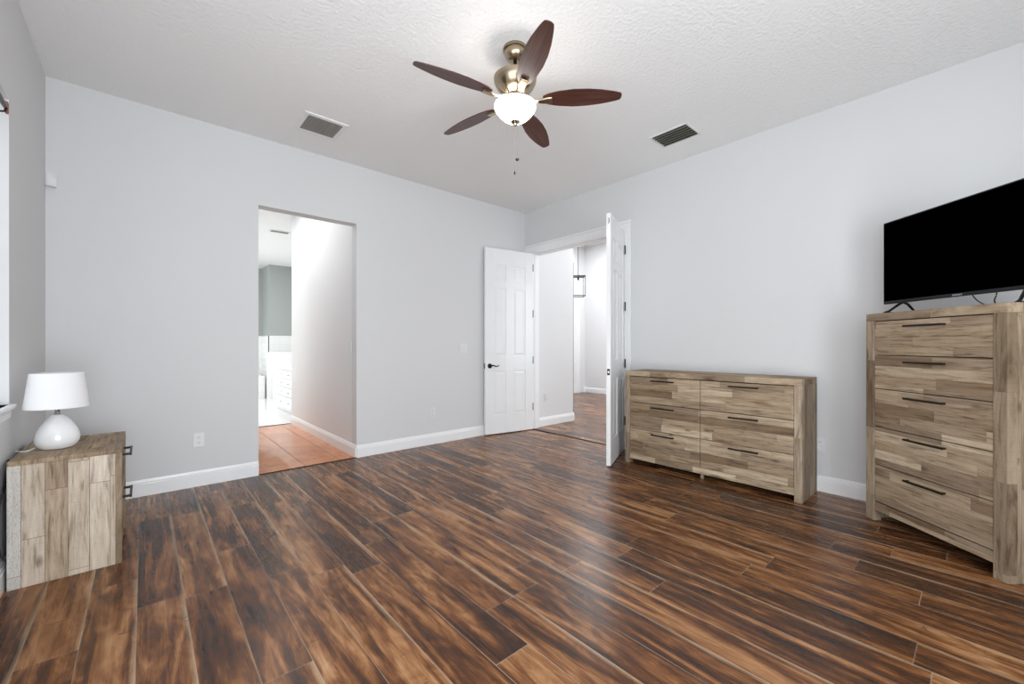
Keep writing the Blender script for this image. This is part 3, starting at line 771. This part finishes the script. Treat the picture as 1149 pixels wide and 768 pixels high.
# ------------------------------------------------------------ hall pendant
PX, PY = fwd*7.0+rgt*(7.0*(648.8-CXP)/F)
pt = thing('pendant_lantern', 'black cage lantern with clear glass hanging in the hall', 'pendant lamp', (PX, PY, 2.0), YAW*-1)
bm = bmesh.new(); tube(bm, [(0, 0, .335), (0, 0, 1.66)], .005, 8); obj('rod', bm, M['black_metal'], pt)
bm = bmesh.new(); lathe(bm, [(.06, 1.645), (.06, 1.66)], 20); obj('canopy', bm, M['black_metal'], pt)
bm = bmesh.new(); s = .10; t_ = .006
for z in (0, .33):
    for q in (-s, s): box(bm, -s-t_, s+t_, q-t_, q+t_, z-t_, z+t_); box(bm, q-t_, q+t_, -s, s, z-t_, z+t_)
for a in (-s, s):
    for b_ in (-s, s): box(bm, a-t_*.7, a+t_*.7, b_-t_*.7, b_+t_*.7, 0, .33)
box(bm, -s, s, -t_, t_, .324, .336); box(bm, -t_, t_, -s, s, .324, .336)
obj('cage', bm, M['black_metal'], pt)
bm = bmesh.new()
for q in (-s, s): box(bm, -s+.006, s-.006, q-.0015, q+.0015, .008, .322); box(bm, q-.0015, q+.0015, -s+.006, s-.006, .008, .322)
obj('glass_panel', bm, M['glass'], pt)
bm = bmesh.new(); lathe(bm, [(.016, .324), (.016, .262), (.012, .258)], 16); obj('socket', bm, M['black_metal'], pt)
bm = bmesh.new(); lathe(bm, sm([(.012, .258), (.022, .235), (.038, .19), (.040, .155), (.028, .125), (.006, .112)], 5), 20); obj('bulb', bm, M['bulb'], pt)

# ------------------------------------------------------------ bathroom vanity and tub
vx0, vx1, vy0, vy1 = 1.80, 2.69, 6.885, 8.74
vn = thing('bathroom_vanity', 'white bathroom vanity with rows of drawers seen through the opening', 'vanity', (0, 0, 0))
bx('cabinet_body', vx0+.02, vx1, vy0, vy1, .10, .76, M['cabinet'], vn)
bx('toe_kick', vx0+.08, vx1, vy0, vy1, 0, .10, M['cabinet'], vn)
bx('countertop', vx0-.01, vx1, vy0, vy1+.02, .76, .795, M['counter'], vn, .004)
ncol = 4; cw = (vy1-vy0)/ncol
for c in range(ncol):
    for z0_, z1_ in ((.12, .30), (.31, .455), (.465, .60), (.615, .745)):
        dr = bx('drawer', vx0, vx0+.02, vy0+c*cw+.008, vy0+(c+1)*cw-.008, z0_, z1_, M['cabinet'], vn, .003)
        bm = bmesh.new()
        yc = vy0+(c+.5)*cw; zc = (z0_+z1_)/2
        tube(bm, [(vx0, yc, zc), (vx0-.018, yc, zc)], .006, 10); tube(bm, [(vx0-.016, yc, zc), (vx0-.028, yc, zc)], .015, 12)
        obj('knob', bm, M['chrome'], dr)
tb = thing('bathtub', 'white drop-in bathtub with tiled deck at the far end of the bathroom', 'bathtub', (0, 0, 0))
bm = bmesh.new()
box(bm, .3, 2.0, 10.45, 10.62, .0, .50); box(bm, .3, 2.0, 11.53, 11.70, 0, .50); box(bm, .3, .45, 10.62, 11.53, 0, .5); box(bm, 1.85, 2.0, 10.62, 11.53, 0, .5)
obj('deck', bm, M['wtile'], tb)
bm = bmesh.new()
rg = []
for sc, z in ((1.0, .505), (1.0, .53), (.94, .53), (.88, .40), (.80, .15), (.70, .12)):
    rg.append([bm.verts.new((1.15+.74*sc*math.copysign(abs(math.cos(q))**.6, math.cos(q)), 11.07+.50*sc*math.copysign(abs(math.sin(q))**.6, math.sin(q)), z)) for q in [2*PI*j/40 for j in range(40)]])
for a, b_ in zip(rg, rg[1:]):
    for j in range(40): f = bm.faces.new((a[j], a[(j+1) % 40], b_[(j+1) % 40], b_[j])); f.smooth = True
bm.faces.new(rg[-1]); obj('tub_basin', bm, M['ceramic'], tb)
